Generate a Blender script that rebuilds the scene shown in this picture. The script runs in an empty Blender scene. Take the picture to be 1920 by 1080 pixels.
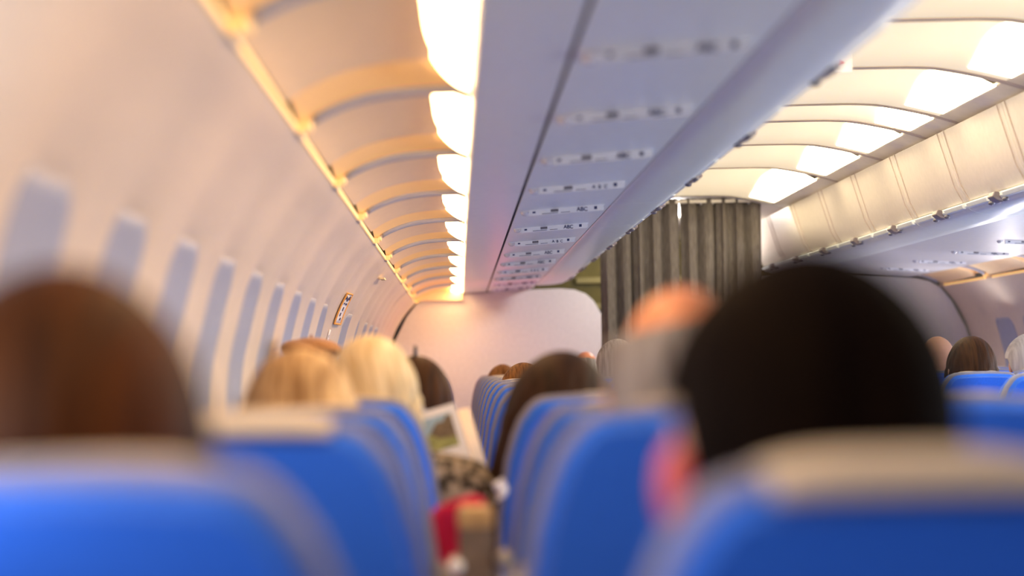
import bpy, math, random
from mathutils import Vector, Matrix, noise
random.seed(7)
C = bpy.context.scene.collection
PI = math.pi
FL = 1.25            # camera height above the cabin floor; profile heights below are measured from eye level
XC = 1.38            # centre line of the cabin
F = 3400.0           # focal length in pixels of the 1920 px wide frame

# ------------------------------------------------------------------ camera, world, exposure
cam = bpy.data.cameras.new('camera'); co = bpy.data.objects.new('camera', cam); C.objects.link(co)
cam.sensor_width = 36; cam.lens = F/1920*36
cam.shift_x = 98/1920; cam.shift_y = 148/1920
cam.clip_start = 0.02
co.location = (0, 0, FL)
co.matrix_world = Matrix.Translation((0, 0, FL)) @ Matrix.Rotation(PI/2, 4, 'X') @ Matrix.Rotation(math.radians(-1.1), 4, 'Z')
cam.dof.use_dof = True; cam.dof.focus_distance = 7.3; cam.dof.aperture_fstop = 1.75; cam.dof.aperture_blades = 0
bpy.context.scene.camera = co
sc = bpy.context.scene
sc.view_settings.view_transform = 'Standard'; sc.view_settings.look = 'None'
sc.view_settings.gamma = 1; sc.view_settings.use_curve_mapping = False
sc.view_settings.exposure = 0.0
w = bpy.data.worlds.new('world'); sc.world = w; w.use_nodes = True
bg = w.node_tree.nodes['Background']; bg.inputs[0].default_value = (0.62, 0.74, 1.0, 1); bg.inputs[1].default_value = 0.30
try:
    sc.cycles.use_denoising = True; sc.cycles.max_bounces = 8; sc.cycles.diffuse_bounces = 5; sc.cycles.sample_clamp_indirect = 6
except Exception: pass

def area(name, loc, rot, sx, sy, col, power):
    l = bpy.data.lights.new(name, 'AREA'); l.shape = 'RECTANGLE'; l.size = sx; l.size_y = sy; l.color = col; l.energy = power
    o = bpy.data.objects.new(name, l); C.objects.link(o); o.location = loc; o.rotation_euler = rot; return o
# added panel lights standing in for daylight; the walls there have no openings
for y in (1.50, 1.0, 0.5):
    area('window_daylight', (-0.43, y, FL+0.05), (0, math.radians(-118), 0), 0.36, 0.26, (0.80, 0.90, 1.0), 1.9)
for y in (1.4, 2.2, 3.0, 3.8, 4.9, 6.0, 7.1):  # added fill, tilted up to brighten the bin undersides
    area('window_daylight', (2*XC+0.43, y, FL+0.05), (0, math.radians(125), 0), 0.36, 0.26, (0.82, 0.90, 1.0), 15)
for y in (8.37, 9.43, 10.5):  # added in front of the drawn shades to brighten the right underside
    area('window_daylight', (2*XC+0.40, y, FL+0.05), (0, math.radians(95), 0), 0.30, 0.20, (1.0, 0.93, 0.92), 6)
def point(name, loc, r, col, power):
    l = bpy.data.lights.new(name, 'POINT'); l.shadow_soft_size = r; l.color = col; l.energy = power
    o = bpy.data.objects.new(name, l); C.objects.link(o); o.location = loc; return o
point('red_reading_lamp', (0.30, 11.5, FL-0.13), 0.08, (1.0, 0.16, 0.18), 6)  # added point light hidden behind the seats for the pink glow
point('seat_screen_glow', (0.02, 12.40, FL-0.07), 0.05, (1.0, 0.34, 0.16), 1.1)  # second hidden point light, added to tint the bulkhead orange-pink
point('entry_lamp', (1.38, 11.7, FL+0.85), 0.08, (1.0, 0.93, 0.88), 38)  # unseen light added to whiten the left bulkhead
point('galley_lamp', (1.2, 13.4, FL+0.85), 0.05, (1.0, 0.85, 0.4), 2.5)

# ------------------------------------------------------------------ materials
def mat(name, col, rough=0.5, spec=0.5, noise_amt=0.0, nscale=40, sheen=0, metal=0, col2=None, stretch=None, bump=0, sss=0, coat=0, fac=(0.35, 0.65), backside=None):
    m = bpy.data.materials.new(name); m.use_nodes = True
    nt = m.node_tree; b = nt.nodes['Principled BSDF']
    b.inputs['Base Color'].default_value = (*col, 1); b.inputs['Roughness'].default_value = rough
    b.inputs['Specular IOR Level'].default_value = spec; b.inputs['Metallic'].default_value = metal
    if sheen: b.inputs['Sheen Weight'].default_value = sheen; b.inputs['Sheen Roughness'].default_value = 0.4
    if sss: b.inputs['Subsurface Weight'].default_value = sss; b.inputs['Subsurface Scale'].default_value = 0.01
    if coat: b.inputs['Coat Weight'].default_value = coat
    tc = nt.nodes.new('ShaderNodeTexCoord'); mp = nt.nodes.new('ShaderNodeMapping')
    nt.links.new(tc.outputs['Object'], mp.inputs[0])
    mp.inputs['Scale'].default_value = stretch or (1, 1, 1)
    nz = nt.nodes.new('ShaderNodeTexNoise'); nz.inputs['Scale'].default_value = nscale; nz.inputs['Detail'].default_value = 4
    nt.links.new(mp.outputs[0], nz.inputs[0])
    rp = nt.nodes.new('ShaderNodeValToRGB')
    c2 = col2 or tuple(max(0, c*(1-max(noise_amt, .05))) for c in col)
    rp.color_ramp.elements[0].position = fac[0]; rp.color_ramp.elements[0].color = (*c2, 1)
    rp.color_ramp.elements[1].position = fac[1]; rp.color_ramp.elements[1].color = (*col, 1)
    nt.links.new(nz.outputs[0], rp.inputs[0]); nt.links.new(rp.outputs[0], b.inputs['Base Color'])
    if bump:
        bp = nt.nodes.new('ShaderNodeBump'); bp.inputs['Strength'].default_value = bump; bp.inputs['Distance'].default_value = 0.004
        nt.links.new(nz.outputs[0], bp.inputs['Height']); nt.links.new(bp.outputs[0], b.inputs['Normal'])
    return m
def emis(name, col, s, base=(.8, .8, .8)):
    m = bpy.data.materials.new(name); m.use_nodes = True; nt = m.node_tree
    b = nt.nodes['Principled BSDF']; b.inputs['Base Color'].default_value = (*base, 1)
    b.inputs['Emission Color'].default_value = (*col, 1); b.inputs['Emission Strength'].default_value = s
    return m
M = dict(
 wall=mat('wall_plastic', (.72, .61, .51), .45, .4),
 cove=mat('cove_plastic', (.95, .74, .48), .42, .4),
 ledge=mat('ledge_plastic', (.95, .80, .50), .4, .3),
 shade=mat('shade_plastic', (.36, .39, .52), .5, .3),
 panel=mat('bin_plastic', (.88, .94, .96), .30, .5),
 panel3=mat('service_panel_far', (.76, .76, .80), .4, .4),
 panel2=mat('service_panel_plastic', (.88, .94, .97), .32, .5),
 module=mat('module_plastic', (.82, .84, .90), .35, .5),
 dark=mat('dark_gap', (.03, .025, .03), .7, .2),
 greydark=mat('grey_plastic', (.16, .15, .19), .4, .5),
 latch=mat('latch_plastic', (.22, .18, .20), .35, .5),
 lens=mat('reading_lens', (.93, .94, .97), .15, .7),
 ink=mat('ink_blue', (.05, .06, .16), .5, .2),
 inkred=mat('ink_red', (.75, .05, .05), .5, .2),
 orange_ink=mat('ink_orange', (.85, .42, .10), .5, .2),
 ceilp=mat('ceiling_plastic', (.85, .80, .70), .5, .3),
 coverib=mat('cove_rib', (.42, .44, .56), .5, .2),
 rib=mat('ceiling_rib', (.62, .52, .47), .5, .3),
 ceily=mat('ceiling_plastic_yellowed', (.80, .78, .50), .5, .3),
 binr=mat('bin_door_plastic', (.88, .80, .71), .33, .5),
 bulk=mat('bulkhead_laminate', (.78, .76, .76), .40, .4),
 floor=mat('carpet_grey', (.30, .32, .36), .95, .1, .4, 200, bump=.4),
 outer=mat('insulation', (.25, .24, .23), .9, .1),
 seat=mat('seat_fabric_blue', (.028, .165, .90), .80, .25, .12, 260, sheen=.12, bump=.15),
 rim=mat('seat_trim_grey', (.24, .25, .36), .6, .3, .1, 60),
 cover=mat('headrest_cloth', (.62, .54, .45), .9, .1, .1, 180, bump=.2),
 metal=mat('aluminium', (.55, .55, .57), .35, .5, metal=.8),
 plasticgrey=mat('armrest_grey', (.30, .30, .32), .45, .4),
 armtan=mat('armrest_brown', (.22, .17, .13), .5, .4, .2, 50),
 armtop=mat('armrest_pad_tan', (.62, .42, .20), .6, .3, .2, 50),
 curtain=mat('curtain_cloth', (.185, .165, .15), .85, .15, col2=(.115, .10, .092), nscale=30, stretch=(6, 6, .6), bump=.2),
 olive=mat('galley_olive', (.24, .20, .06), .5, .3, .3, 6),
 oliveb=mat('galley_shelf', (.48, .42, .22), .5, .3),
 skin=mat('skin', (.72, .40, .29), .5, .4, .1, 30, sss=.15),
 skinred=mat('skin_tanned', (.80, .33, .18), .45, .45, .1, 30, sss=.15),
 earpink=mat('skin_flushed', (.85, .16, .16), .5, .3, .1, 30, sss=.2),  # red of backlight through the ear put into the base colour
 eye=mat('eye_white', (.8, .8, .8), .2, .5),
 white=mat('paper', (.86, .85, .90), .6, .2),
 tanp=mat('paper_tan', (.80, .62, .48), .7, .2),
 sky=mat('print_sky', (.38, .55, .72), .6, .2, .2, 30), hill=mat('print_rock', (.22, .17, .12), .6, .2, .4, 90),
 grass=mat('print_grass', (.40, .42, .17), .6, .2, .4, 70),
 red=mat('red_cloth', (.75, .02, .08), .8, .2, .25, 40, bump=.3),
 tweed=mat('tweed', (.42, .36, .28), .95, .1, col2=(.02, .018, .015), nscale=55, bump=.8, fac=(.42, .58)),
 clip=mat('hair_clip_black', (.02, .02, .02), .3, .5),
 beret=mat('beret_wool', (.42, .20, .08), .95, .1, .2, 120, sheen=.3, bump=.4),
)
lampL = emis('cove_lamp_glow', (1.0, .60, .26), 20.0)
lampC = emis('ceiling_lamp_glow', (1.0, .82, .50), 16.0)
fillC2 = emis('ceiling_lamp_dim', (1.0, .82, .55), 6.0)
lampR = emis('cove_lamp_glow_right', (1.0, .60, .26), 14.0)
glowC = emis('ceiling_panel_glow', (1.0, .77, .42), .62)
glowR = emis('recess_glow', (1.0, .42, .07), .30, (.80, .58, .32))  # orange lamp light put into emission and base colour; the recess is no lamp
glowL = emis('ledge_glow', (1.0, .55, .14), .45, (.85, .66, .36))  # lamp light leaking along the ledge, painted in as emission and warm base
def hairmat(name, a, b, rough=.45):
    return mat(name, a, max(rough, .6), .12 if rough < .6 else .02, col2=b, nscale=14, stretch=(6, 1.2, .45), bump=.5)
H = dict(auburn=hairmat('hair_auburn', (.075, .020, .002), (.016, .004, .001)),
 black=hairmat('hair_near_black', (.009, .005, .003), (.004, .002, .002), .7),
 darkbrown=hairmat('hair_dark_brown', (.05, .022, .012), (.015, .008, .006)),
 brown=hairmat('hair_brown', (.055, .020, .006), (.02, .008, .003)),
 honey=hairmat('hair_honey', (.68, .47, .25), (.20, .10, .04)),
 blond=hairmat('hair_blond', (.84, .70, .46), (.50, .36, .19)),
 grey=hairmat('hair_grey', (.42, .40, .40), (.16, .14, .14)),
 white=hairmat('hair_white', (.62, .58, .54), (.42, .38, .36)),
 copper=hairmat('hair_copper', (.24, .11, .035), (.08, .03, .01)))

# ------------------------------------------------------------------ mesh helpers
class MB:
    def __init__(s): s.v = []; s.f = []
    def add(s, vs, fs):
        n = len(s.v); s.v += [tuple(v) for v in vs]; s.f += [tuple(i+n for i in f) for f in fs]; return s
    def box(s, x0, x1, y0, y1, z0, z1):
        return s.add([(x0,y0,z0),(x1,y0,z0),(x1,y1,z0),(x0,y1,z0),(x0,y0,z1),(x1,y0,z1),(x1,y1,z1),(x0,y1,z1)],
                     [(0,3,2,1),(4,5,6,7),(0,1,5,4),(1,2,6,5),(2,3,7,6),(3,0,4,7)])
    def grid(s, fn, us, vs, flip=False):
        vv = [fn(u, v) for v in vs for u in us]; n = len(us)
        ff = [(j*n+i, j*n+i+1, (j+1)*n+i+1, (j+1)*n+i) for j in range(len(vs)-1) for i in range(n-1)]
        if flip: ff = [f[::-1] for f in ff]
        return s.add(vv, ff)
    def prism(s, pts, y0, y1):            # closed XZ outline extruded along Y
        n = len(pts)
        return s.add([(x, y0, z) for x, z in pts]+[(x, y1, z) for x, z in pts],
                     [tuple(range(n)), tuple(range(2*n-1, n-1, -1))]+[(i, i+n, (i+1) % n+n, (i+1) % n) for i in range(n)])
    def ell(s, c, r, nu=20, nv=12, R=None):
        vs = []; fs = []
        for j in range(nv+1):
            t = PI*j/nv
            for i in range(nu):
                p = 2*PI*i/nu
                q = Vector((r[0]*math.sin(t)*math.cos(p), r[1]*math.sin(t)*math.sin(p), r[2]*math.cos(t)))
                if R is not None: q = R @ q
                vs.append(Vector(c)+q)
        for j in range(nv):
            for i in range(nu):
                a = j*nu+i; b = j*nu+(i+1) % nu
                fs.append((a, a+nu, b+nu, b))
        return s.add(vs, fs)
    def cap(s, a, b, ra, rb, n=14):       # tapered capsule
        a = Vector(a); b = Vector(b); d = (b-a); L = d.length; d.normalize()
        q = d.to_track_quat('Z', 'Y').to_matrix()
        rings = []
        for k in range(5): t = PI/2*(1-k/4); rings.append((-ra*math.sin(t), ra*math.cos(t)+1e-4))
        for k in range(5): t = PI/2*k/4; rings.append((L+rb*math.sin(t), rb*math.cos(t)+1e-4))
        vs = [a + q @ Vector((r*math.cos(2*PI*i/n), r*math.sin(2*PI*i/n), z)) for z, r in rings for i in range(n)]
        fs = [(j*n+i, j*n+(i+1) % n, (j+1)*n+(i+1) % n, (j+1)*n+i) for j in range(len(rings)-1) for i in range(n)]
        fs += [tuple(range(n-1, -1, -1)), tuple(range((len(rings)-1)*n, len(rings)*n))]
        return s.add(vs, fs)
    def tube(s, pts, r, n=8):
        for i in range(len(pts)-1): s.cap(pts[i], pts[i+1], r, r, n)
        return s
    def mesh(s, name):
        me = bpy.data.meshes.new(name); me.from_pydata(s.v, [], s.f); me.update(); return me
def link(name, me, m, parent=None, smooth=True, bevel=0, loc=None, solid=0, sub=0):
    o = bpy.data.objects.new(name, me); C.objects.link(o)
    if m and not me.materials: me.materials.append(m)
    if parent: o.parent = parent
    if loc: o.location = loc
    if smooth:
        me.polygons.foreach_set('use_smooth', [True]*len(me.polygons))
    if solid:
        md = o.modifiers.new('solid', 'SOLIDIFY'); md.thickness = solid; md.offset = 0
    if bevel:
        md = o.modifiers.new('bevel', 'BEVEL'); md.width = bevel; md.segments = 3; md.limit_method = 'ANGLE'; md.angle_limit = .6
        md.harden_normals = True
    if sub:
        md = o.modifiers.new('sub', 'SUBSURF'); md.levels = sub; md.render_levels = sub
    return o
def obj(name, mb, m, parent=None, **k):
    o = link(name, mb.mesh(name), m, parent, **k)
    if hasattr(mb, 'ncap'):
        for p in o.data.polygons:
            if p.index >= mb.ncap: p.use_smooth = False
    return o
def tag(o, label=None, cat=None, group=None, kind=None):
    if label: o['label'] = label
    if cat: o['category'] = cat
    if group: o['group'] = group
    if kind: o['kind'] = kind
    return o
def struct(name, mb, m, label=None, **k):
    o = obj(name, mb, m, None, **k); o['kind'] = 'structure'
    if label: o['label'] = label
    o['category'] = name.split('_')[0]
    return o
def thing(name, label, cat, loc=(0, 0, 0), group=None, rz=0):
    o = bpy.data.objects.new(name, None); C.objects.link(o); o.location = loc; o.rotation_euler = (0, 0, rz); o.empty_display_size = .1
    return tag(o, label, cat, group)
def copy_tree(o, parent=None):
    c = o.copy(); C.objects.link(c)
    if parent: c.parent = parent
    for ch in kids(o): copy_tree(ch, c)
    return c
def kids(o): return [c for c in C.objects if c.parent == o]
def lerp_tab(tab, t):
    if t <= tab[0][0]: return tab[0][1]
    for (a, va), (b, vb) in zip(tab, tab[1:]):
        if t <= b: k = (t-a)/(b-a); return va+(vb-va)*k
    return tab[-1][1]
def smooth_tab(tab, t):       # Catmull-Rom through a table
    n = len(tab)
    if t <= tab[0][0]: return tab[0][1]
    if t >= tab[-1][0]: return tab[-1][1]
    for i in range(n-1):
        if t <= tab[i+1][0]: break
    x0, y0 = tab[i]; x1, y1 = tab[i+1]; h = x1-x0; k = (t-x0)/h
    def sl(j):
        if j == 0: return (tab[1][1]-tab[0][1])/(tab[1][0]-tab[0][0])
        if j == n-1: return (tab[-1][1]-tab[-2][1])/(tab[-1][0]-tab[-2][0])
        return (tab[j+1][1]-tab[j-1][1])/(tab[j+1][0]-tab[j-1][0])
    m0, m1 = sl(i)*h, sl(i+1)*h
    return (2*k**3-3*k**2+1)*y0+(k**3-2*k**2+k)*m0+(-2*k**3+3*k**2)*y1+(k**3-k**2)*m1
def frange(a, b, n): return [a+(b-a)*i/n for i in range(n+1)]
ORD = ['zeroth', 'first', 'second', 'third', 'fourth', 'fifth', 'sixth', 'seventh', 'eighth', 'ninth', 'tenth', 'eleventh', 'twelfth', 'thirteenth', 'fourteenth', 'fifteenth', 'sixteenth', 'seventeenth']
Y0, YB, YE = -1.3, 12.8, 14.7      # rear end, left bulkhead, galley end

# ------------------------------------------------------------------ shell
mb = MB()
op = [(-.75, -1.3), (-.75, .62), (-.3, .95), (.4, 1.2), (XC, 1.3), (2*XC-.4, 1.2), (2*XC+.3, .95), (2*XC+.75, .62), (2*XC+.75, -1.3)]
mb.add([(x, y, z+FL) for y in (Y0, YE) for x, z in op], [(i, i+1, i+10, i+9) for i in range(8)]+[(8, 0, 9, 17)]+[tuple(range(17, 8, -1))])
struct('wall_outer', mb, M['outer'], smooth=False, label='outer fuselage lining hidden behind the cabin panels')
struct('floor', MB().box(-.74, 2*XC+.74, Y0, YE-.01, -.02, 0.0), M['floor'], smooth=False, label='dark carpeted cabin floor below the seats')

# side wall profile: x as a function of height above eye level
WP = [(-1.25, -.46), (-.9, -.50), (-.5, -.525), (-.2, -.522), (0, -.512), (.1, -.490), (.2, -.461), (.3, -.415), (.38, -.367), (.455, -.303)]
WINL = [1.552+.533*k for k in range(1, 10)]+[7.65, 8.45, 9.05, 9.60, 10.15]
WINR = [8.1, 8.63, 9.16, 9.69, 10.22, 10.75]
WZ0, WZ1, WHW = -.17, .235, .145      # reveal bottom, top, half width
def rr(dy, z, grow=0):                # signed distance like measure of the rounded window reveal (negative inside)
    hw = WHW+grow; h = (WZ1-WZ0)/2+grow; c = (WZ0+WZ1)/2; r = .07
    qx = abs(dy)-hw+r; qz = abs(z-c)-h+r
    return math.hypot(max(qx, 0), max(qz, 0))+min(max(qx, qz), 0)-r
def wall_x(y, z, wins):
    x = smooth_tab(WP, z)
    # shallow bowing of every panel between the windows
    k = (y-1.552)/.533
    x -= .018*(.5+.5*math.cos(2*PI*k))*max(0, min(1, (.44-z)/.2))
    d = min(rr(y-wy, z) for wy in wins)
    if d < .010: x -= .005*min(1, max(0, (.010-d)/.02))
    return x
def make_wall(name, wins, y0, y1, side, label):
    zs = frange(-1.25, -.25, 6)+frange(-.22, .455, 54)
    ys = frange(y0, y1, int((y1-y0)/.0205))
    mb = MB()
    if side < 0: mb.grid(lambda y, z: (wall_x(y, z, wins), y, z+FL), ys, zs)
    else: mb.grid(lambda y, z: (2*XC-wall_x(y, z, wins), y, z+FL), ys, zs, True)
    # rolled top edge
    return struct(name, mb, M['wall'], label=label)
make_wall('wall_left', WINL, 1.3, YB, -1, 'curved cream cabin side wall with a long row of windows on the left')
make_wall('wall_right', WINR, 7.4, 11.5, 1, 'curved cream cabin side wall at far right')
for s, y0, y1 in ((-1, Y0, 1.3), (1, Y0, 7.4)):
    mb = MB()
    fn = (lambda y, z: ((smooth_tab(WP, z)-.012) if s < 0 else 2*XC-smooth_tab(WP, z)+.012, y, z+FL))
    mb.grid(fn, frange(y0, y1, 6), frange(-1.25, .455, 24), s > 0)
    struct('wall_left_rear' if s < 0 else 'wall_right_rear', mb, M['wall'], label='plain rear stretch of cabin side wall beside the camera' if s < 0 else 'plain near stretch of right cabin side wall')
def window(i, wy, side):
    # shade: follows the wall, set back in the reveal
    mb = MB(); n = 14
    def sx(y, z): return smooth_tab(WP, z)-.018*(.5+.5*math.cos(2*PI*(y-1.552)/.533))*max(0, min(1, (.44-z)/.2))-.0035
    zs = frange(WZ0+.004, WZ1-.004, 22)
    def fn(u, z):
        c = (WZ0+WZ1)/2; h = (WZ1-WZ0)/2; r = .07; dz = abs(z-c)-(h-r)
        hw = WHW-.004 if dz <= 0 else WHW-.004-r+math.sqrt(max(0, r*r-dz*dz))
        y = wy+u*hw; x = sx(y, z)
        return (x if side < 0 else 2*XC-x, y, z+FL)
    mb.grid(fn, frange(-1, 1, n), zs, side > 0)
    o = struct('window_%d' % i, mb, M['shade'], label='rounded cabin window with its grey-blue shade pulled down, %s from the near end on the %s wall' % (ORD[(i if side < 0 else i-len(WINL))], 'left' if side < 0 else 'right'), solid=.003)
    # shade handle near the bottom
    mb = MB(); x = sx(wy, WZ0+.05)
    xx = x+.006 if side < 0 else 2*XC-x-.006
    mb.box(xx-.004, xx+.004, wy-.04, wy+.04, WZ0+.045+FL, WZ0+.058+FL)
    obj('shade_handle', mb, M['shade'], o, bevel=.002)
for i, y in enumerate(WINL): window(i+1, y, -1)
for i, y in enumerate(WINR): window(len(WINL)+i+1, y, 1)

# underside of the bins: outboard strip and service panel
def strip(pts, y0, y1, th, side=-1):      # thin slab following an XZ polyline
    up = [(x, z+th) for x, z in pts]
    out = pts+up[::-1]
    if side > 0: out = [(2*XC-x, z) for x, z in out][::-1]
    return MB().prism([(x, z+FL) for x, z in out], y0, y1)
struct('trim_1', strip([(.030, .545), (.032, .526), (.040, .520), (.12, .523), (.1955, .526), (.1965, .530)], Y0, YB-.005, .012), M['panel'], bevel=.002, label='plain lavender strip of bin underside beside the left lights')
struct('trim_2', strip([(.2045, .530), (.2055, .526), (.35, .534), (.5285, .546), (.5295, .550)], Y0, YB-.005, .012), M['panel2'], bevel=.002, label='long service panel strip under the left bins')
struct('trim_3', strip([(-.02, .56), (.6, .58)], Y0, YB-.005, .004), M['dark'], smooth=False, label='dark backing above the seams under the left bins')
struct('trim_8', MB().box(.5280, .5340, Y0, YB-.005, FL+.5505, FL+.558), M['dark'], smooth=False, label='thin dark seam between service panel and bins')
struct('trim_9', MB().box(.1950, .2048, Y0, YB-.005, FL+.5290, FL+.536), M['dark'], smooth=False, label='dark seam beside the service panel')
# the right side
RUN = [(2.03, .58), (2.10, .556), (2.25, .548), (2.50, .536), (2.86, .514)]
mb = MB(); rp = [(x, z+.012) for x, z in RUN]
mb.prism([(x, z+FL) for x, z in (RUN[1:]+[(x, z+.014) for x, z in RUN[1:]][::-1])][::-1], Y0, 11.49)
struct('trim_4', mb, M['panel3'], label='service panel strip under the right bins', bevel=.001)

# ------------------------------------------------------------------ cove lights above the window wall
CZ = [(-.302, .464), (-.262, .490), (-.21, .513), (-.157, .527), (-.08, .536), (.02, .5385)]
def cz(x): return smooth_tab(CZ, x)
def make_cove():
    L = 1.03; t = thing('cove_light', '', 'light')
    # curved panel with a dropped front lip, stepping up into a recess with painted-in glow near its far end
    def xin(f):
        k = min(1, max(0, (f-.36)/.58)); return -.044+.076*(1-math.sqrt(1-k*k))
    XL = -.300
    mb = MB(); fs = frange(.0, .74, 18); us = frange(0, 1, 24)
    mb.grid(lambda u, f: (XL+(xin(f)-XL)*u, f*L, cz(XL+(xin(f)-XL)*u)+.004+.010*f), us, fs, True)
    mb.grid(lambda u, f: (XL+(xin(.74)-XL)*u, .74*L+.006*math.sin(f*PI/2), cz(XL+(xin(.74)-XL)*u)+.0114+.022*(1-math.cos(f*PI/2))), us, frange(0, 1, 5), True)
    obj('cove_panel', mb, M['cove'], t)
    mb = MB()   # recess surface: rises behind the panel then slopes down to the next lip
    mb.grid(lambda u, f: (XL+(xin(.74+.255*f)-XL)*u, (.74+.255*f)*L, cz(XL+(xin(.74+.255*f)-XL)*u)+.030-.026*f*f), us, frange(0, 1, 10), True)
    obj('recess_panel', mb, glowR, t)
    mb = MB()   # lip: thin curved rib facing the rear
    xs = frange(-.272, .0295, 24)
    for a, b in ((0, 1),):
        pts = [(x, cz(min(x, .02))-.009) for x in xs]+[(x, cz(min(x, .02))+.014) for x in xs[::-1]]
        mb.prism(pts, -.012, .022)
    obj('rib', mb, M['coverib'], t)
    mb = MB()   # lamp diffuser, a trough tilted to the wall
    mb.grid(lambda u, f: (xin(f)-.010+(.038-xin(f))*u, f*L, .556-.40*(xin(f)+.046)-.40*(.038-xin(f))*u), frange(0, 1, 6), frange(.055, .93, 30), True)
    obj('diffuser', mb, lampL, t)
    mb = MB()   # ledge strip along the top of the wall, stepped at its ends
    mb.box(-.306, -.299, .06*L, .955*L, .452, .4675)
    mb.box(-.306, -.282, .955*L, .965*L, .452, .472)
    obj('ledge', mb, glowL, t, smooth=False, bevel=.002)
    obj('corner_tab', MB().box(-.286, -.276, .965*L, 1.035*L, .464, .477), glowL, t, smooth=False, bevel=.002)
    obj('ledge_cap', MB().box(-.306, -.297, -.04*L, .055*L, .450, .470), M['wall'], t, smooth=False, bevel=.002)
    return t
cove = make_cove(); cove.location = (0, 3.5, FL)
cove_y = [3.5+1.03*k for k in range(-3, 9)]
order = sorted(cove_y)
for i, y in enumerate(order):
    o = cove if abs(y-3.5) < 1e-6 else copy_tree(cove)
    o.location = (0, y, FL)
    o['label'] = 'warm glowing cove light bay above the left window wall, %s from the rear' % ORD[i+1]
    o['group'] = 'cove lights above the left wall'
mbc = MB().box(-.31, .03, YB-.03, YB, FL+.45, FL+.6)
struct('trim_5', MB().box(-.31, .03, 12.76, YB-.001, FL+.47, FL+.6), M['cove'], smooth=False, label='end cap of the left cove lights at the bulkhead')
t = thing('cove_light', 'short glowing end piece of the left cove lights touching the partition', 'light', (0, 12.60, FL), 'cove lights above the left wall')
mb = MB(); mb.grid(lambda u, f: (-.05+.07*u, .02+.16*f, .532+.004*u), [0, 1], [0, 1], True); obj('diffuser', mb, lampL, t)
for i, y in enumerate([10.46-1.03*k for k in range(9, -1, -1)]):
    o = copy_tree(cove); o.location = (2*XC, y+1.03, FL); o.rotation_euler = (0, 0, PI)
    for ch in kids(o):
        if ch.name.startswith('diffuser'): ch.data = ch.data.copy(); ch.data.materials.clear(); ch.data.materials.append(lampR)
    o['label'] = 'warm glowing cove light bay above the right window wall, %s counted forward from the camera' % ORD[i+1]
    o['group'] = 'cove lights above the right wall'

# ------------------------------------------------------------------ overhead bins
LIP = [(.5335, .560), (.5345, .549), (.541, .545), (.60, .5465), (.66, .550), (.705, .557), (.732, .568), (.744, .583), (.742, .598)]
DOOR = [(.742, .600), (.775, .66), (.80, .74), (.825, .82), (.84, .87)]
def make_bin(L, side, latch_y):
    t = thing('overhead_bin', '', 'overhead bin')
    f = (lambda x: x) if side < 0 else (lambda x: 2*XC-.05-x)
    def slab(pts, th, y0, y1):
        out = pts+[(x+dx, z+dz) for (x, z), (dx, dz) in zip(pts, th)][::-1]
        out = [(f(x), z) for x, z in out]
        if side > 0: out = out[::-1]
        return MB().prism(out, y0, y1)
    g = .0025
    obj('bin_bottom', slab(LIP, [(0, .014)]*3+[(0, .014)]*3+[(-.008, .012), (-.013, .004), (-.013, 0)], g, L-g), M['panel'], t, bevel=.001)
    obj('door', slab(DOOR, [(-.015, .003)]*5, g, L-g), M['binr'], t, bevel=.003)
    mb = MB()     # latch paddle under the lip with its dark recess
    for (a, b) in ((latch_y-.035, latch_y+.035),):
        out = [(.728, .560), (.752, .566), (.770, .580), (.762, .600), (.744, .598), (.736, .575)]
        out = [(f(x), z) for x, z in out]
        if side > 0: out = out[::-1]
        mb.prism(out, a, b)
    la = obj('latch', mb, M['latch'], t, bevel=.005)
    for a, b in ((.03, latch_y-.10), (latch_y+.10, L-.03)):     # raised rail along the lip, broken near the latch
        if b-a > .05:
            mb = MB()
            out = [(.738, .572), (.750, .574), (.758, .590), (.742, .596)]
            out = [(f(x), z) for x, z in out]
            if side > 0: out = out[::-1]
            mb.prism(out, a, b)
            obj('lip_rail', mb, M['panel'], t, bevel=.003)
    for yy in (latch_y-.085, latch_y+.085):
        obj('hinge_button', MB().ell((f(.738), yy, .566), (.012, .018, .008)), M['greydark'], t)
    for yy in (.045, L-.045):
        mb = MB(); mb.tube([Vector((f(x)+(.003 if side < 0 else -.003), yy, z)) for x, z in DOOR], .0018, 6)
        obj('door_groove', mb, M['rib'], t)
    return t
bl = make_bin(1.03, -1, .515)
ys = [3.62-.515+1.03*k for k in range(-3, 9)]
for i, y in enumerate(ys):
    o = bl if i == 0 else copy_tree(bl)
    o.location = (0, y, FL); o['label'] = 'closed lavender overhead bin of the left row, %s from the rear' % ORD[i+1]; o['group'] = 'overhead bins on the left'
br = make_bin(.78, 1, .39)
ys = [7.38-.39+.78*k for k in range(-8, 5)]+[11.1]
for i, y in enumerate(ys[:-1]):
    o = br if i == 0 else copy_tree(br)
    o.location = (0, y, FL); o['label'] = 'closed cream overhead bin of the right row, %s from the rear' % ORD[i+1]; o['group'] = 'overhead bins on the right'
o = copy_tree(br); o.location = (0, 10.11+.78-.39+.39, FL); o['label'] = 'closed cream overhead bin of the right row, last before the partition'; o['group'] = 'overhead bins on the right'
# dark joint between the right bins and the ceiling, and the mirrored one on the left
struct('trim_6', MB().box(1.895, 1.925, Y0, 13.5, FL+.862, FL+.874), M['dark'], smooth=False, label='dark shadow gap between right bins and ceiling')
struct('trim_7', MB().box(.835, .865, Y0, 13.5, FL+.862, FL+.874), M['dark'], smooth=False, label='dark shadow gap between left bins and ceiling')

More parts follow.
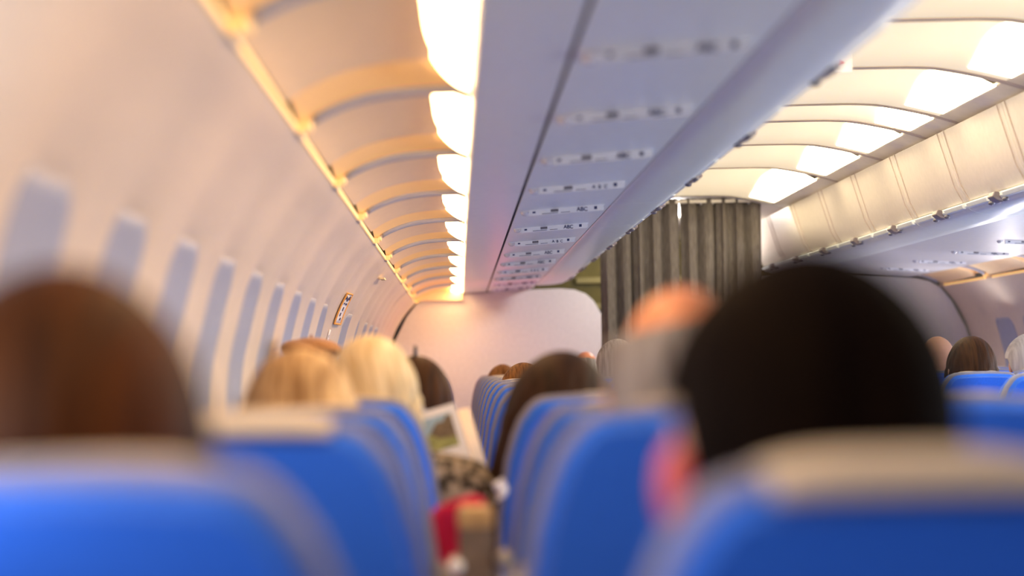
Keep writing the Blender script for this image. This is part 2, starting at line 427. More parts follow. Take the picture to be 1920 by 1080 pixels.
# ------------------------------------------------------------------ passenger service units
def make_psu(x0, full=True):
    t = thing('passenger_service_unit', '', 'service unit')
    def z(x): return .5275+(x-.2055)*.0595-.001
    def plate(a, b, y0, y1, th, m, nm, bev=.003):
        mb = MB(); pts = [(a, z(a)), (b, z(b)), (b, z(b)-th), (a, z(a)-th)]
        mb.prism(pts[::-1], y0, y1); return obj(nm, mb, m, t, smooth=False, bevel=bev)
    plate(.222, .505, -.045, .045, .004, M['module'], 'panel')
    for x in (.232,):
        obj('reading_lamp', MB().ell((x, -.012, z(x)-.004), (.014, .024, .012)), M['lens'], t)
    obj('lamp_bezel', MB().ell((.486, -.030, z(.486)-.004), (.017, .012, .009)), M['lens'], t)
    obj('lamp_bezel', MB().ell((.470, .012, z(.470)-.004), (.015, .010, .008)), M['lens'], t)
    for x, y, r in ((.268, -.018, .008), (.352, -.016, .014), (.338, -.022, .009), (.366, -.02, .008), (.448, -.022, .010)):
        o = obj('air_nozzle', MB().ell((x, y, z(x)-.006), (r, r*1.1, .009), 16, 8), M['greydark'], t)
    plate(.285, .335, -.004, -.001, .0052, M['ink'], 'engraved_line', 0)
    plate(.375, .410, -.004, -.001, .0052, M['ink'], 'engraved_line', 0)
    plate(.250, .262, .018, .024, .0052, M['ink'], 'call_symbol', 0)
    plate(.325, .375, .020, .027, .010, M['greydark'], 'speaker_slot', .001)
    plate(.392, .412, .016, .020, .0052, M['ink'], 'engraved_line', 0)
    plate(.468, .482, .020, .026, .0052, M['ink'], 'call_symbol', 0)
    def face(a, b, z0, z1, m, nm, dy=0.0):
        mb = MB(); y = -.047
        mb.prism([(a, z(a)-z1), (a, z(a)-z0), (b, z(b)-z0), (b, z(b)-z1)], y-dy, y+.010); return obj(nm, mb, m, t, smooth=False)
    face(.246, .500, -.002, .020, M['module'], 'front_edge')
    face(.290, .345, .0150, .0168, M['ink'], 'printed_line', .0006)
    face(.355, .385, .0150, .0168, M['ink'], 'printed_line', .0006)
    face(.258, .268, .006, .012, M['ink'], 'printed_symbol', .0006)
    face(.320, .346, .003, .012, M['greydark'], 'printed_symbol', .0006)
    face(.468, .478, .004, .014, M['ink'], 'printed_symbol', .0006)
    def letters(body, size):
        cu = bpy.data.curves.new('lettering', 'FONT'); cu.body = body; cu.size = size; cu.extrude = .0004; cu.offset = .0003; cu.align_x = 'CENTER'
        cu.materials.append(M['ink'])
        lt = bpy.data.objects.new('lettering', cu); C.objects.link(lt)
        bpy.context.view_layer.update(); me = bpy.data.meshes.new_from_object(lt.evaluated_get(bpy.context.evaluated_depsgraph_get()))
        bpy.data.objects.remove(lt); return me
    t['a'] = 1
    global ABC, ABCW
    ABC = letters('ABC', .019); ABCW = letters('A  B  C', .015)
    lt = bpy.data.objects.new('lettering', ABC); C.objects.link(lt); lt.parent = t
    lt.matrix_local = Matrix.Translation((.427, -.0478, z(.427)-.0165)) @ Matrix.Rotation(PI/2, 4, 'X')
    del t['a']
    return t
psu = make_psu(0)
for i in range(14):
    y = 2.32+.78*i
    o = psu if i == 0 else copy_tree(psu)
    if i in (4, 7, 10):
        for ch in kids(o):
            if ch.name.startswith('lettering'): ch.data = ABCW
    o.location = (0, y, FL); o['label'] = 'service unit lettered ABC under the left bins, %s from the rear' % ORD[i+1]; o['group'] = 'service units under the left bins'
for i in range(6):
    y = 7.62+.78*i
    if y > 11.3: break
    o = copy_tree(psu); o.location = (2.28, y, FL-.002)
    o.rotation_euler = (0, math.radians(5.9), 0)
    # mirrored slope: turned about the module centre
    c = Vector((.36, 0, .535)); R = Matrix.Rotation(math.radians(6.0), 3, 'Y'); d = c-R @ c
    o.location = (2.28+d.x, y, FL+d.z-.003)
    o['label'] = 'service unit under the right bins, %s from the rear' % ORD[i+1]; o['group'] = 'service units under the right bins'

# ------------------------------------------------------------------ aisle ceiling
def dz(x):
    a = abs(x-XC)
    return smooth_tab([(0, .957), (.12, .956), (.215, .949), (.39, .913), (.54, .868)], a)
SEAM = [1.9, 2.7, 3.5, 4.3, 5.14, 5.97, 6.81, 7.26, 8.03, 8.97, 10.46]
LX0, LX1 = .95, 1.81
for i in range(len(SEAM)-1):
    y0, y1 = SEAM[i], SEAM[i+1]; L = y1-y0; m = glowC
    t = thing('ceiling_light', 'glowing arched ceiling panel over the aisle, %s from the rear' % ORD[i+1], 'ceiling light', (0, y0, FL), 'arched ceiling light panels')
    rib = .05 if L > .6 else .03
    mb = MB(); xs = frange(.845, 1.915, 40)
    pts = [(x, dz(x)) for x in xs]; out = pts+[(x, z+.012) for x, z in pts[::-1]]
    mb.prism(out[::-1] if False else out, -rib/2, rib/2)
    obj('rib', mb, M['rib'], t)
    for a, b in ((.845, LX0), (LX1, 1.915)):
        mb = MB(); xs = frange(a, b, 10); pts = [(x, dz(x)) for x in xs]; mb.prism(pts+[(x, z+.012) for x, z in pts[::-1]], rib/2+.001, L-rib/2-.001)
        obj('side_strip', mb, M['binr'], t)
    mb = MB(); a = rib/2; b = L-rib/2
    def vz(f): return .07*min(1, f/.12) if f < .55 else .07*(.5+.5*math.cos(PI*(f-.55)/.45))
    mb.grid(lambda x, f: (x, a+(b-a)*f, dz(x)+.002+vz(f)), frange(LX0, LX1+.004, 40), frange(0, 1, 24), True)
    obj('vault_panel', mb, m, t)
    mb = MB()    # the lamp: slanted diffuser along the right end of the vault
    mb.grid(lambda u, f: (LX1-.14+.14*u, a+(b-a)*f, (dz(LX1)+.002)*u+(dz(LX1-.14)+vz(f)*.9)*(1-u)), frange(0, 1, 6), frange(.08, .93, 16), True)
    obj('lamp', mb, lampC, t)
    mb = MB()  # added strip hidden by the left bins, brightens the right bins
    mb.grid(lambda u, f: (LX0+.10-.10*u, a+(b-a)*f, (dz(LX0)+.002)*u+(dz(LX0+.10)+vz(f)*.9)*(1-u)), frange(0, 1, 6), frange(.08, .93, 16))
    obj('lamp', mb, fillC2, t)
mb = MB()
mb.grid(lambda x, y: (x, y, dz(x)+FL), frange(.845, 1.915, 30), [10.44, 10.9, YE-.1], True)
struct('ceiling', mb, M['ceilp'], label='plain arched ceiling beyond the curtain')
mb = MB()
mb.grid(lambda x, y: (x, y, dz(x)+FL+.01), frange(.845, 1.915, 30), [Y0, 1.9], True)
struct('ceiling_rear', mb, M['ceilp'], label='plain arched ceiling behind the camera')
# small exit placard on the ceiling edge
t = thing('ceiling_sign', 'small pink and white sign with a red arrow hanging at the ceiling edge', 'sign', (1.215, 5.78, FL+.925))
obj('plate', MB().box(0, .055, 0, .006, -.01, .05), M['white'], t, smooth=False)
mb = MB(); mb.add([(.012, -.002, .012), (.03, -.002, .02), (.012, -.002, .034), (.016, -.002, .022)], [(0, 1, 2, 3)])
obj('arrow', mb, M['inkred'], t, smooth=False, solid=.001)

# ------------------------------------------------------------------ bulkheads, curtain, galley
def bulk(name, pts, y, label, flip=None):
    if flip: pts = [(2*flip-x, z) for x, z in pts][::-1]
    mb = MB().prism([(x, z+FL) for x, z in pts], y, y+.03)
    return struct(name, mb, M['bulk'], label=label, smooth=False, bevel=.008)
BP = [(-.46, -1.25), (-.52, -.3), (-.508, 0), (-.455, .19), (-.37, .36), (-.30, .448), (-.23, .49), (-.149, .508), (.0, .519), (.3, .528), (.55, .540), (.719, .542), (.82, .532), (.90, .500), (.955, .450), (1.01, .35), (1.07, .18), (1.09, .0), (1.09, -1.25)]
bulk('wall_front_left', BP[::-1], YB, 'white rounded partition wall at the front of the left seats')
bulk('wall_front_right', BP[::-1], 11.5, 'cream rounded partition wall at the front of the right seats', flip=XC)
# trim line round the left bulkhead
def pleated(name, x0, x1, y, z0, z1, n, label, amp=.042):
    mb = MB(); ph = random.random()*6
    def fn(u, v):
        x = x0+(x1-x0)*u; sway = .012*math.sin(3*v+ph)
        k = u*n*2*PI+ph+.5*math.sin(u*9+ph)
        return (x+.006*math.sin(2*k+v), y+amp*(.55+.45*(1-v))*math.sin(k)+.008*math.sin(2.3*k+v*2)+sway*.3, z0+(z1-z0)*v)
    mb.grid(fn, frange(0, 1, n*16), frange(0, 1, 24))
    return tag(obj(name, mb, M['curtain'], solid=.003), label, 'curtain', 'aisle curtains')
pleated('curtain', .835, 1.296, 10.55, .12, FL+.953, 5, 'left half of the grey-brown pleated curtain across the aisle')
pleated('curtain', 1.304, 1.765, 10.55, .12, FL+.953, 5, 'right half of the grey-brown pleated curtain across the aisle')
t = thing('curtain_rail', 'slim cream rail carrying the aisle curtain under the ceiling', 'rail', (0, 10.5, FL))
obj('rail', MB().box(.90, 1.80, .03, .07, .925, .945), M['ceilp'], t, bevel=.004)
for k in range(12):
    obj('glider', MB().ell((.93+.07*k, .05, .925), (.008, .008, .012), 10, 6), M['metal'], t)
t = thing('galley_unit', 'olive brown galley cupboards behind the curtain gap', 'galley', (0, 13.9, 0))
obj('cabinet', MB().box(.2, 2.5, 0, .5, 0, FL+.95), M['olive'], t, smooth=False, bevel=.01)
for z in (.20, .42, .62, -.1):
    obj('shelf', MB().box(.9, 2.0, -.06, .0, FL+z, FL+z+.045), M['oliveb'], t, smooth=False, bevel=.004)
for x in (.75, 1.25, 1.75):
    obj('door', MB().box(x, x+.45, -.02, 0, .1, FL-.2), M['olive'], t, smooth=False, bevel=.01)

# ------------------------------------------------------------------ wall placards by the emergency exit
def wall_pt(y, z, off=.006): return Vector((wall_x(y, z, WINL)+off, y, z+FL))
def placard(label, y, z0, z1, wd, marks, outline):
    t = thing('placard', label, 'sign', (0, 0, 0), 'placards on the left wall')
    mb = MB(); mb.grid(lambda u, z: wall_pt(y+u*wd/2, z, .006), [-1, 1], frange(z0, z1, 6))
    obj('plate', mb, M['white'], t, solid=.003)
    if outline:
        mb = MB()
        for u in (-1, 1):
            mb.tube([wall_pt(y+u*wd/2, z, .008) for z in frange(z0, z1, 5)], .0035, 6)
        for z in (z0, z1): mb.tube([wall_pt(y-wd/2, z, .008), wall_pt(y+wd/2, z, .008)], .0035, 6)
        obj('border', mb, M['orange_ink'], t)
    mb = MB()
    for (a, b, za, zb) in marks:
        mb.grid(lambda u, z: wall_pt(y+u*wd/2, z, .0095), [a, b], frange(za, zb, 2))
    obj('printed_mark', mb, M['ink'], t, solid=.001)
placard('white upright placard with orange border and dark printing beside the window gap', 7.02, .175, .290, .14,
        [(-.7, -.3, .268, .280), (-.15, .2, .262, .275), (.35, .7, .268, .282), (-.5, -.2, .250, .256), (.1, .5, .248, .255), (-.1, .1, .225, .24), (-.3, -.05, .205, .218), (.1, .3, .19, .2)], True)
placard('plain low placard with dark marks below the orange bordered one', 6.85, .03, .150, .12,
        [(-.7, -.2, .12, .13), (-.6, -.3, .085, .11), (0, .3, .05, .06), (-.5, -.1, .035, .045), (.3, .6, .04, .06)], False)
t = thing('wall_tab', 'small glowing cream tab high on the left wall', 'tab')
obj('plate', MB().box(-.345, -.325, 8.0, 8.16, FL+.395, FL+.402), M['ledge'], t, smooth=False)

# ------------------------------------------------------------------ seats
SW = [(0, .088), (.002, .108), (.008, .124), (.020, .139), (.045, .158), (.075, .171), (.125, .186), (.225, .202), (.40, .211), (.70, .211), (.755, .203), (.775, .185)]
ST = -.043
def back_y(d): return .015+.13*(d/.78)**1.15     # recline: the foot of the back lies further forward
def outline(ins):
    ds = [0, .002, .008, .02, .032, .045, .06, .075, .1, .125, .17, .225, .3, .4, .55, .70, .755, .775]
    pts = []
    for d in ds:
        hw = lerp_tab(SW, d)
        pts.append((d, hw))
    P = [Vector((hw, -d)) for d, hw in pts]
    left = [Vector((-hw, -d)) for d, hw in pts][::-1]
    loop = left+[Vector((x, .003*(1-(x/.088)**2))) for x in (-.06, -.03, 0, .03, .06)]+P
    if ins:
        n = len(loop); res = []
        for i in range(n):
            a = loop[i-1]; b = loop[(i+1) % n]; t = (b-a).normalized(); nn = Vector((t.y, -t.x))
            res.append(loop[i]+nn*ins)
        loop = res
    return loop
def puffy(layers):      # layers: (y, inset)
    mb = MB(); rings = [outline(i) for y, i in layers]; n = len(rings[0]); vs = []
    for (y, ins), r in zip(layers, rings):
        for p in r: d = max(0, -p.y); vs.append((p.x, y+back_y(d), FL+ST+p.y))
    fs = []
    for k in range(len(layers)-1):
        for i in range(n): fs.append((k*n+i, k*n+(i+1) % n, (k+1)*n+(i+1) % n, (k+1)*n+i))
    # caps: strips between mirrored points
    def capf(off, flip):
        out = []; h = n//2
        for i in range(h):
            a, b, c, d = off+i, off+i+1, off+n-2-i, off+n-1-i
            if b >= c: out.append((a, b, d) if b == c else (a, b, c, d)) if b <= c else None; break
            out.append((a, b, c, d))
        return [f[::-1] for f in out] if flip else out
    mb.ncap = len(fs)
    fs += capf(0, False)+capf((len(layers)-1)*n, True)
    return mb.add(vs, fs)
def make_seat(flap):
    t = thing('airline_seat', '', 'seat')
    obj('back_cover', puffy([(-.010, .024), (-.006, .016), (.002, .010), (.02, .009)]), M['seat'], t)
    obj('side_trim', puffy([(.0, .024), (.003, .007), (.006, .002), (.012, 0), (.034, 0), (.040, .004)]), M['rim'], t)
    obj('front_cushion', puffy([(.036, .010), (.045, .003), (.075, .004), (.095, .014), (.102, .022)]), M['seat'], t)
    # cloth over the headrest
    mb = MB()
    prof = [(-.0165, -.017), (-.0165, -.012), (-.014, .000), (-.002, .0065), (.03, .008), (.065, .0065), (.098, .0), (.112, -.03), (.118, -.10), (.124, -.19)]
    if not flap: prof = [(.040, -.004), (.042, .000), (.065, .003)]+prof[6:]
    def fn(u, k):
        y, z = prof[int(k)]; x = .096*u
        e = .010*abs(u)**4
        return (x, y+back_y(max(0, -z)), FL+ST+z-e*(1 if k > 1 or not flap else .2)+.002)
    mb.grid(fn, frange(-1, 1, 12), range(len(prof)))
    obj('headrest_cover', mb, M['cover'], t, solid=.003, sub=1)
    mb = MB(); mb.box(-.215, .215, .17, .62, .34, .45); obj('seat_cushion', mb, M['seat'], t, bevel=.04)
    mb = MB(); mb.box(-.215, .215, .18, .60, .29, .338); obj('seat_pan', mb, M['plasticgrey'], t, bevel=.01)
    mb = MB(); mb.box(.222, .258, .16, .56, .625, .66); obj('armrest', mb, M['plasticgrey'], t, bevel=.012)
    for y in (.22, .54):
        for x in (-.12, .12):
            mb = MB(); mb.cap((x, y, .30), (x, y-.03, .015), .014, .014); obj('leg', mb, M['metal'], t)
    mb = MB(); y = back_y(.42)
    mb.add([(-.19, y-.050, .86), (.19, y-.050, .86), (.19, y+.02, .60), (-.19, y+.02, .60), (-.19, y-.028, .86), (.19, y-.028, .86), (.19, y+.042, .60), (-.19, y+.042, .60)],
           [(0, 3, 2, 1), (4, 5, 6, 7), (0, 1, 5, 4), (1, 2, 6, 5), (2, 3, 7, 6), (3, 0, 4, 7)])
    tt = obj('tray_table', mb, M['rim'], t, smooth=False, bevel=.006)
    return t
SX = dict(A=-.225, B=.255, C=.735, D=2*XC-.735-.06, E=2*XC-.255-.06, F=2*XC+.225-.06)
RY = [1.05+.78*k for k in range(15)]
RYR = [5.23+.78*k for k in range(7)]
proto = make_seat(False); flapped = make_seat(True); first = True; ffirst = True
names = dict(A='window column on the left', B='middle column of the left block', C='aisle column of the left block', D='aisle column of the right block', E='middle column of the right block', F='window column on the right')
for colk in 'ABCDEF':
    rows = RY if colk in 'AB' else RY[2:] if colk == 'C' else RYR
    for i, y in enumerate(rows):
        if (colk, i) in (('A', 1), ('B', 0)):
            o = flapped if ffirst else copy_tree(flapped); ffirst = False
        else:
            o = proto if first else copy_tree(proto); first = False
        o.location = (SX[colk], y, 0)
        if y < 1.2: o.location.x += {'A': -.010, 'B': .012}[colk]
        if y < 1.9 and colk in 'AB': o.scale = (.93 if y < 1.2 else 1, 1, {('A', 0): .989, ('B', 0): .982, ('A', 1): .993}.get((colk, i), 1))
        o['label'] = 'blue airline seat in the %s, %s row from the camera' % (names[colk], ORD[i+1] if colk != 'C' else ORD[i+3])
        o['group'] = 'blue airline seats'

# ------------------------------------------------------------------ people
def bake(mb, voxel, smooth=4):
    o = link('tmp', mb.mesh('tmp'), None, smooth=False)
    r = o.modifiers.new('r', 'REMESH'); r.mode = 'VOXEL'; r.voxel_size = voxel; r.use_smooth_shade = True
    s = o.modifiers.new('s', 'SMOOTH'); s.factor = .5; s.iterations = smooth
    dg = bpy.context.evaluated_depsgraph_get(); me = bpy.data.meshes.new_from_object(o.evaluated_get(dg))
    bpy.data.objects.remove(o); me.polygons.foreach_set('use_smooth', [True]*len(me.polygons)); return me
NECK = Vector((0, -.01, -.24))
def hr(tilt): return Matrix.Rotation(math.radians(tilt), 3, 'Y')
def body_mb(tilt, hold=False):
    R = hr(tilt); mb = MB()
    def P(*p): return NECK + R @ (Vector(p)-NECK)
    mb.ell(P(0, 0, -.115), (.076, .095, .112), 24, 16, R)
    mb.ell(P(0, .028, -.165), (.056, .066, .062), 20, 12, R)
    mb.ell(P(0, .080, -.205), (.022, .016, .016), 12, 8, R)              # chin
    mb.cap(P(0, .088, -.105), P(0, .108, -.143), .007, .012)             # nose
    for s in (-1, 1):
        mb.ell(P(s*.083, -.004, -.128), (.010, .020, .034), 14, 10, R @ Matrix.Rotation(s*.25, 3, 'Z'))   # ears
        mb.ell(P(s*.070, .002, -.134), (.014, .012, .016), 10, 8, R)
        mb.cap(P(s*.012, .090, -.094), P(s*.045, .080, -.094), .007, .006)   # brow
        mb.ell(P(s*.045, .062, -.135), (.022, .022, .018), 12, 8, R)     # cheek
    mb.cap(P(-.018, .088, -.176), P(.018, .088, -.176), .006, .006)      # upper lip
    mb.cap(P(-.015, .087, -.184), P(.015, .087, -.184), .006, .006)
    mb.cap(P(0, -.018, -.17), (0, -.03, -.31), .054, .060)
    mb.ell((0, -.01, -.43), (.165, .10, .15)); mb.ell((0, .005, -.62), (.145, .105, .17)); mb.ell((0, 0, -.76), (.165, .125, .095))
    mb.cap((-.15, -.02, -.36), (.15, -.02, -.36), .058, .058)
    for s in (-1, 1):
        mb.cap((s*.03, -.03, -.28), (s*.14, -.02, -.335), .045, .05)
        sh = Vector((s*.175, -.01, -.365)); el = Vector((s*.195, .09, -.60)); wr = Vector((s*.09, .30, -.60))
        if hold: wr = Vector((s*.105, .33, -.40)); el = Vector((s*.185, .13, -.58))
        mb.cap(sh, el, .052, .038); mb.cap(el, wr, .038, .025)
        d = (wr-el).normalized(); side = Vector((-s, 0, 0)); up = d.cross(side).normalized()
        pm = wr+d*.05; mb.cap(wr, pm+d*.02, .024, .026); mb.cap(wr+side*.012, pm+side*.018, .02, .02); mb.cap(wr-side*.012, pm-side*.018, .02, .02)
        for k, ln in enumerate((.060, .070, .066, .050)):
            a = pm+side*(.030-.020*k)+d*.022; b = a+d*ln*.5; c = b+(d*.6-Vector((0, 0, .7)))*ln*.5
            mb.cap(a, b, .0085, .008); mb.cap(b, c, .008, .007)
        a = wr+side*.022+d*.02; b = a+side*.022+d*.03; mb.cap(a, b, .011, .010); mb.cap(b, b+d*.028+side*.004, .010, .008)
        hip = Vector((s*.085, .02, -.76)); kn = Vector((s*.10, .41, -.745)); an = Vector((s*.10, .39, -1.13))
        mb.cap(hip, kn, .080, .055); mb.cap(kn, an, .052, .036); mb.cap(an, an+Vector((0, .13, -.055)), .036, .028)
    return mb
def shirt_mb(hold=False):
    mb = MB()
    if hold:
        for s in (-1, 1): mb.cap((s*.05, -.03, -.285), (s*.155, -.02, -.340), .072, .080)
    mb.ell((0, -.01, -.43), (.175, .112, .158)); mb.ell((0, .005, -.62), (.156, .117, .18)); mb.cap((0, -.025, -.30), (0, -.025, -.36), .068, .09)
    mb.cap((-.15, -.02, -.365), (.15, -.02, -.365), .066, .066)
    for s in (-1, 1):
        mb.cap((s*.04, -.03, -.29), (s*.14, -.02, -.340), .050, .058)
        sh = Vector((s*.175, -.01, -.365)); el = Vector((s*.195, .09, -.60)); wr = Vector((s*.09, .30, -.60))
        if hold: wr = Vector((s*.105, .33, -.40)); el = Vector((s*.185, .13, -.58))
        mb.cap(sh, el, .062, .047); mb.cap(el, wr, .046, .032)
    return mb
def trouser_mb():
    mb = MB(); mb.ell((0, 0, -.76), (.175, .135, .10))
    for s in (-1, 1):
        hip = Vector((s*.085, .02, -.76)); kn = Vector((s*.10, .41, -.745)); an = Vector((s*.10, .39, -1.10))
        mb.cap(hip, kn, .088, .064); mb.cap(kn, an, .061, .046)
    return mb
_cache = {}
def cached(key, fn):
    if key not in _cache: _cache[key] = fn()
    return _cache[key]
def hair_mesh(style, tilt, seed, vol=.014, drop=.20):
    rnd = random.Random(seed); R = hr(tilt); nphi = 120; nt = 34
    gro = [rnd.uniform(-1, 1) for _ in range(nphi)]
    gro = [(gro[i-1]+2*gro[i]+gro[(i+1) % nphi])/4 for i in range(nphi)]
    c = Vector((0, 0, -.115)); mb = MB(); vs = []
    rx, ry, rz = .076+vol, .095+vol, .112+vol*.9
    for i in range(nphi):
        ph = 2*PI*i/nphi              # 0 = back (-Y), PI = face (+Y)
        back = abs(((ph+PI) % (2*PI))-PI)/PI     # 0 back .. 1 front
        for j in range(nt+1):
            t = j/nt
            if style == 'short': th0, th1 = 0, lerp_tab([(0, 128), (.3, 122), (.42, 90), (.52, 82), (.6, 82), (.72, 55), (1, 48)], back)
            elif style == 'fringe': th0, th1 = lerp_tab([(0, 54), (.5, 62), (.62, 86), (1, 90)], back), lerp_tab([(0, 124), (.35, 118), (.45, 98), (.60, 92), (1, 91)], back)
            else: th0, th1 = 0, lerp_tab([(0, 90), (.62, 90), (.75, 58), (1, 48)], back)
            tt = t if style in ('short', 'fringe') else min(1, t/.55)
            th = math.radians(th0+(th1-th0)*tt)
            g = 1+gro[i]*.022*min(1, th/.8)+.010*math.sin(th*9+i*.7)*min(1, th)
            if style in ('short', 'fringe'): g = 1+.010*gro[i]*min(1, th)
            box = 1+(.14*math.sin(th)**2*abs(math.sin(2*ph))+.05*math.sin(2*th)**2*(th < 1.6) if style == 'short' else 0); g *= box
            x = rx*math.sin(th)*math.sin(ph)*g; y = -ry*math.sin(th)*math.cos(ph)*g; z = rz*math.cos(th)
            if style == 'long' and t > .55:
                k = (t-.55)/.45; dl = drop*lerp_tab([(0, 1), (.62, .9), (.74, .25), (1, 0)], back)
                z -= dl*k; sc_ = 1+.06*math.sin(k*2.4)-.10*k*k; x *= sc_; y *= sc_
                x += .006*math.sin(k*6+i*.5)
            p = Vector((x, y, z))+c
            p = NECK+R @ (p-NECK)
            vs.append(p)
    n = nt+1; fs = []
    for i in range(nphi):
        for j in range(nt):
            a = i*n+j; b = ((i+1) % nphi)*n+j; fs.append((a, a+1, b+1, b))
    mb.add(vs, fs); return mb
def person(x, y, top, label, hair, style, skin='skin', shirt=(.2, .2, .25), tilt=0, rot=(0, 0, 0), scale=1, seed=1, hold=False, shirt_mat=None, vol=.014, drop=.20, group='seated passengers'):
    t = thing('person', label, 'person', (x, y, FL+top), group)
    t.rotation_euler = [math.radians(a) for a in rot]; t.scale = (scale,)*3
    bm = cached(('body', tilt, hold), lambda: bake(body_mb(tilt, hold), .0055, 3))
    b = bpy.data.objects.new('body', bm if False else bm.copy()); C.objects.link(b); b.parent = t; b.data.materials.clear(); b.data.materials.append(M[skin])
    sm = cached(('shirt', hold), lambda: bake(shirt_mb(hold), .010, 6)).copy(); sm.materials.clear()
    sm.materials.append(shirt_mat or mat('shirt_cloth', shirt, .85, .2, .15, 60, bump=.15))
    s = bpy.data.objects.new('shirt', sm); C.objects.link(s); s.parent = t
    tm = cached('trousers', lambda: bake(trouser_mb(), .010, 5))
    if not tm.materials: tm.materials.append(mat('trouser_cloth', (.05, .055, .08), .85, .2, .15, 60))
    s = bpy.data.objects.new('trousers', tm); C.objects.link(s); s.parent = t
    if hair: obj('hair', hair_mesh(style, tilt, seed, vol, drop), H[hair], t, solid=.008)
    R = hr(tilt)
    for sgn in (-1, 1):
        mb = MB(); mb.ell(NECK+R @ (Vector((sgn*.031, .080, -.112))-NECK), (.012, .012, .012), 12, 8); obj('eye', mb, M['eye'], t)
    return t
HB = .17     # the head sits this far ahead of the rear face of the seat
person(-.272, 1.24, .056, 'person with thick auburn hair in the nearest left seat', 'auburn', 'long', seed=3, vol=.020, shirt=(.25, .1, .1))
person(.227, 1.24, .067, 'person with short near-black hair and a pink ear in the nearest right seat', 'black', 'short', 'skin', tilt=4, rot=(0, 0, 6), seed=4, vol=.012, shirt=(.32, .33, .36))
big = [o for o in C.objects if o.name.startswith('person') and abs(o.location.y-1.24) < .001 and o.location.x > 0][0]
mb = MB(); mb.ell(NECK+hr(4) @ (Vector((-.090, -.006, -.158))-NECK), (.012, .022, .031), 18, 12)
obj('ear', mb, M['earpink'], big)['label'] = 'flushed pink ear'
person(.262, 2.02, .088, 'balding person with grey side hair one row ahead of the dark haired head', 'grey', 'fringe', 'skinred', tilt=-4, seed=5, vol=.012, shirt=(.4, .4, .42))
person(.168, 3.56, .006, 'person with long dark brown hair leaning toward the gap in the fourth row', 'darkbrown', 'long', seed=6, rot=(0, 0, 0), tilt=10, vol=.027, drop=.24, shirt=(.08, .05, .05))
person(-.245, 2.78, .022, 'person with streaky honey hair showing above the third row window seat', 'honey', 'long', seed=7, vol=.013, shirt=(.4, .35, .3))
person(-.218, 3.58, .050, 'person in a tweed coat with a pale blond bob holding up a magazine', 'blond', 'long', seed=8, vol=.013, drop=.12, hold=True, tilt=10, rot=(0, -11, 0), shirt_mat=M['tweed'])
pa5 = person(-.105, 4.35, .020, 'person with dark brown long hair held by a small black clip', 'brown', 'long', seed=9, vol=.010, drop=.17, shirt=(.03, .08, .10))
mb = MB(); mb.cap((0, -.02, .0), (0, -.022, .030), .006, .004); mb.cap((-.01, -.02, .004), (.012, -.02, .002), .006, .006)
obj('hair_clip', mb, M['clip'], pa5)
pb = person(-.405, 4.93, .062, 'person in a tan beret leaning on the left wall', 'copper', 'short', seed=10, scale=.85, shirt=(.3, .2, .12))
mb = MB(); mb.ell((0, -.01, -.018), (.080, .092, .030)); mb.ell((.02, -.01, -.008), (.070, .080, .028)); mb.cap((0, 0, .015), (0, 0, .024), .003, .003)
tag(obj('beret', mb, M['beret'], None, sub=1, loc=(-.405, 4.93, FL+.070)), 'tan wool beret on the passenger beside the left wall', 'hat')
bpy.data.objects['beret'].rotation_euler = (0, math.radians(8), 0)
person(.250, 10.60, -.002, 'person with coppery brown hair just above a far middle seat', 'copper', 'short', seed=11, shirt=(.2, .2, .3))
person(.262, 7.48, .000, 'person with brown hair hidden behind the ninth row middle seat', 'copper', 'short', seed=12, shirt=(.2, .2, .3))
person(.740, 10.60, .078, 'bald person in the far aisle seat, only a pink scalp showing', 'grey', 'fringe', 'skinred', seed=13, shirt=(.2, .2, .3))
person(.716, 8.24, .100, 'person with grey hair in an aisle seat ahead of the balding one', 'grey', 'short', seed=14, shirt=(.2, .2, .3))
person(1.965, 6.96, .068, 'person with dark brown rounded hair in the right block', 'brown', 'long', seed=15, shirt=(.2, .2, .3), drop=.15)
person(2.045, 7.76, .095, 'person with bare tan neck and head partly behind the big dark head', None, 'fringe', 'skin', seed=16, shirt=(.2, .2, .3))
person(2.44, 7.76, .085, 'person with white hair at the right edge of the picture', 'white', 'short', seed=17, shirt=(.5, .5, .5))

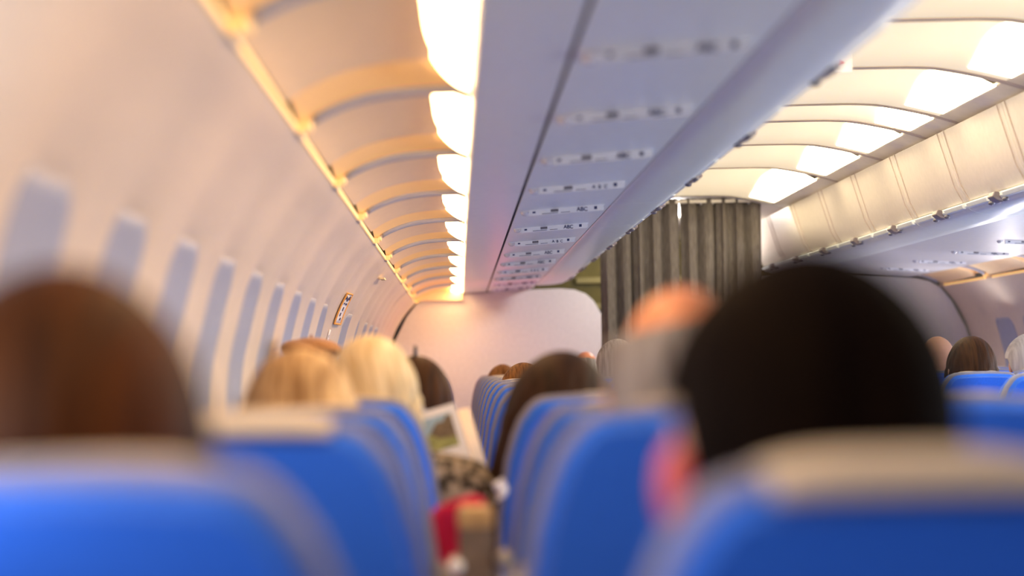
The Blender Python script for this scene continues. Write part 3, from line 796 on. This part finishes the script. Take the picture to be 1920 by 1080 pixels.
# ------------------------------------------------------------------ magazine, armrest, bits in the gap
t = thing('magazine', 'open white magazine with a landscape photograph held up in the gap between seats', 'magazine', (-.056, 3.98, FL-.262))
t.rotation_euler = (math.radians(-8), math.radians(-15), math.radians(6)); t.scale = (.88, .88, .88)
mb = MB(); mb.box(0, .104, 0, .002, -.02, .19); obj('left_page', mb, M['white'], t, smooth=False)
mb = MB(); mb.grid(lambda u, v: (.104+.034*u, .004+.03*u, -.02+.19*v), frange(0, 1, 6), [0, 1]); obj('right_page', mb, M['tanp'], t, solid=.002)
mb = MB(); mb.box(.008, .086, -.0012, 0, .085, .170); pic = obj('printed_sky', mb, M['sky'], t, smooth=False)
mb = MB(); mb.add([(.008, -.0016, .085), (.086, -.0016, .085), (.086, -.0016, .118), (.06, -.0016, .123), (.03, -.0016, .130), (.008, -.0016, .127)], [(0, 1, 2, 3, 4, 5)]); obj('printed_field', mb, M['grass'], t, smooth=False)
mb = MB(); mb.add([(.022, -.002, .130), (.04, -.002, .114), (.086, -.002, .108), (.086, -.002, .164), (.074, -.002, .166), (.062, -.002, .152), (.045, -.002, .154), (.033, -.002, .142)], [tuple(range(8))]); obj('printed_rock', mb, M['hill'], t, smooth=False)
t = thing('folding_armrest', 'raised brown armrest standing upright in the gap between the seats', 'armrest', (.019, 2.68, 0))
obj('arm', MB().box(-.026, .026, -.03, .03, .60, FL-.222), M['armtan'], t, bevel=.010)
obj('pad', MB().box(-.027, .027, -.032, .032, FL-.240, FL-.206), M['armtop'], t, bevel=.010)
mb = MB(); mb.cap((-.03, -.035, FL-.292), (-.03, .03, FL-.292), .012, .012); obj('pivot_cap', mb, M['lens'], t)
mb = MB(); mb.cap((.042, -.035, FL-.285), (.042, .03, FL-.285), .012, .012); obj('pivot_cap', mb, M['plasticgrey'], t)
mb = MB()
def redf(u, v):
    a = 2*PI*u
    r = 1+.10*math.sin(a*3+v*5)+.05*math.sin(a*7)
    return (.000+-.004+.048*math.cos(a)*r*(.7+.3*v if v < .5 else 1-.55*max(0, v-.8)*4*.3), 2.80+.035*math.sin(a)*r, .62+(FL-.208-.62)*v+.012*math.cos(a+.6)*v)
mb.grid(redf, frange(0, 1, 32), frange(0, 1, 20))
n0 = len(mb.v); mb.add([(0.0, 2.80, FL-.200)], []); base = n0-33
mb.f += [(base+i, base+i+1, n0) for i in range(32)]
tag(obj('jacket', mb, M['red'], sub=1), 'bright red folded cloth stuffed behind the raised brown armrest', 'jacket')
mb = MB(); mb.grid(lambda u, v: (.060+.020*u+.006*math.sin(v*4), 3.38+.004*math.sin(u*7+v*3), FL-.255+.035*v+.012*u), frange(0, 1, 8), frange(0, 1, 8))
tag(obj('napkin', mb, M['white'], solid=.002), 'small white cloth hanging at the side edge of the fourth row seat', 'napkin')
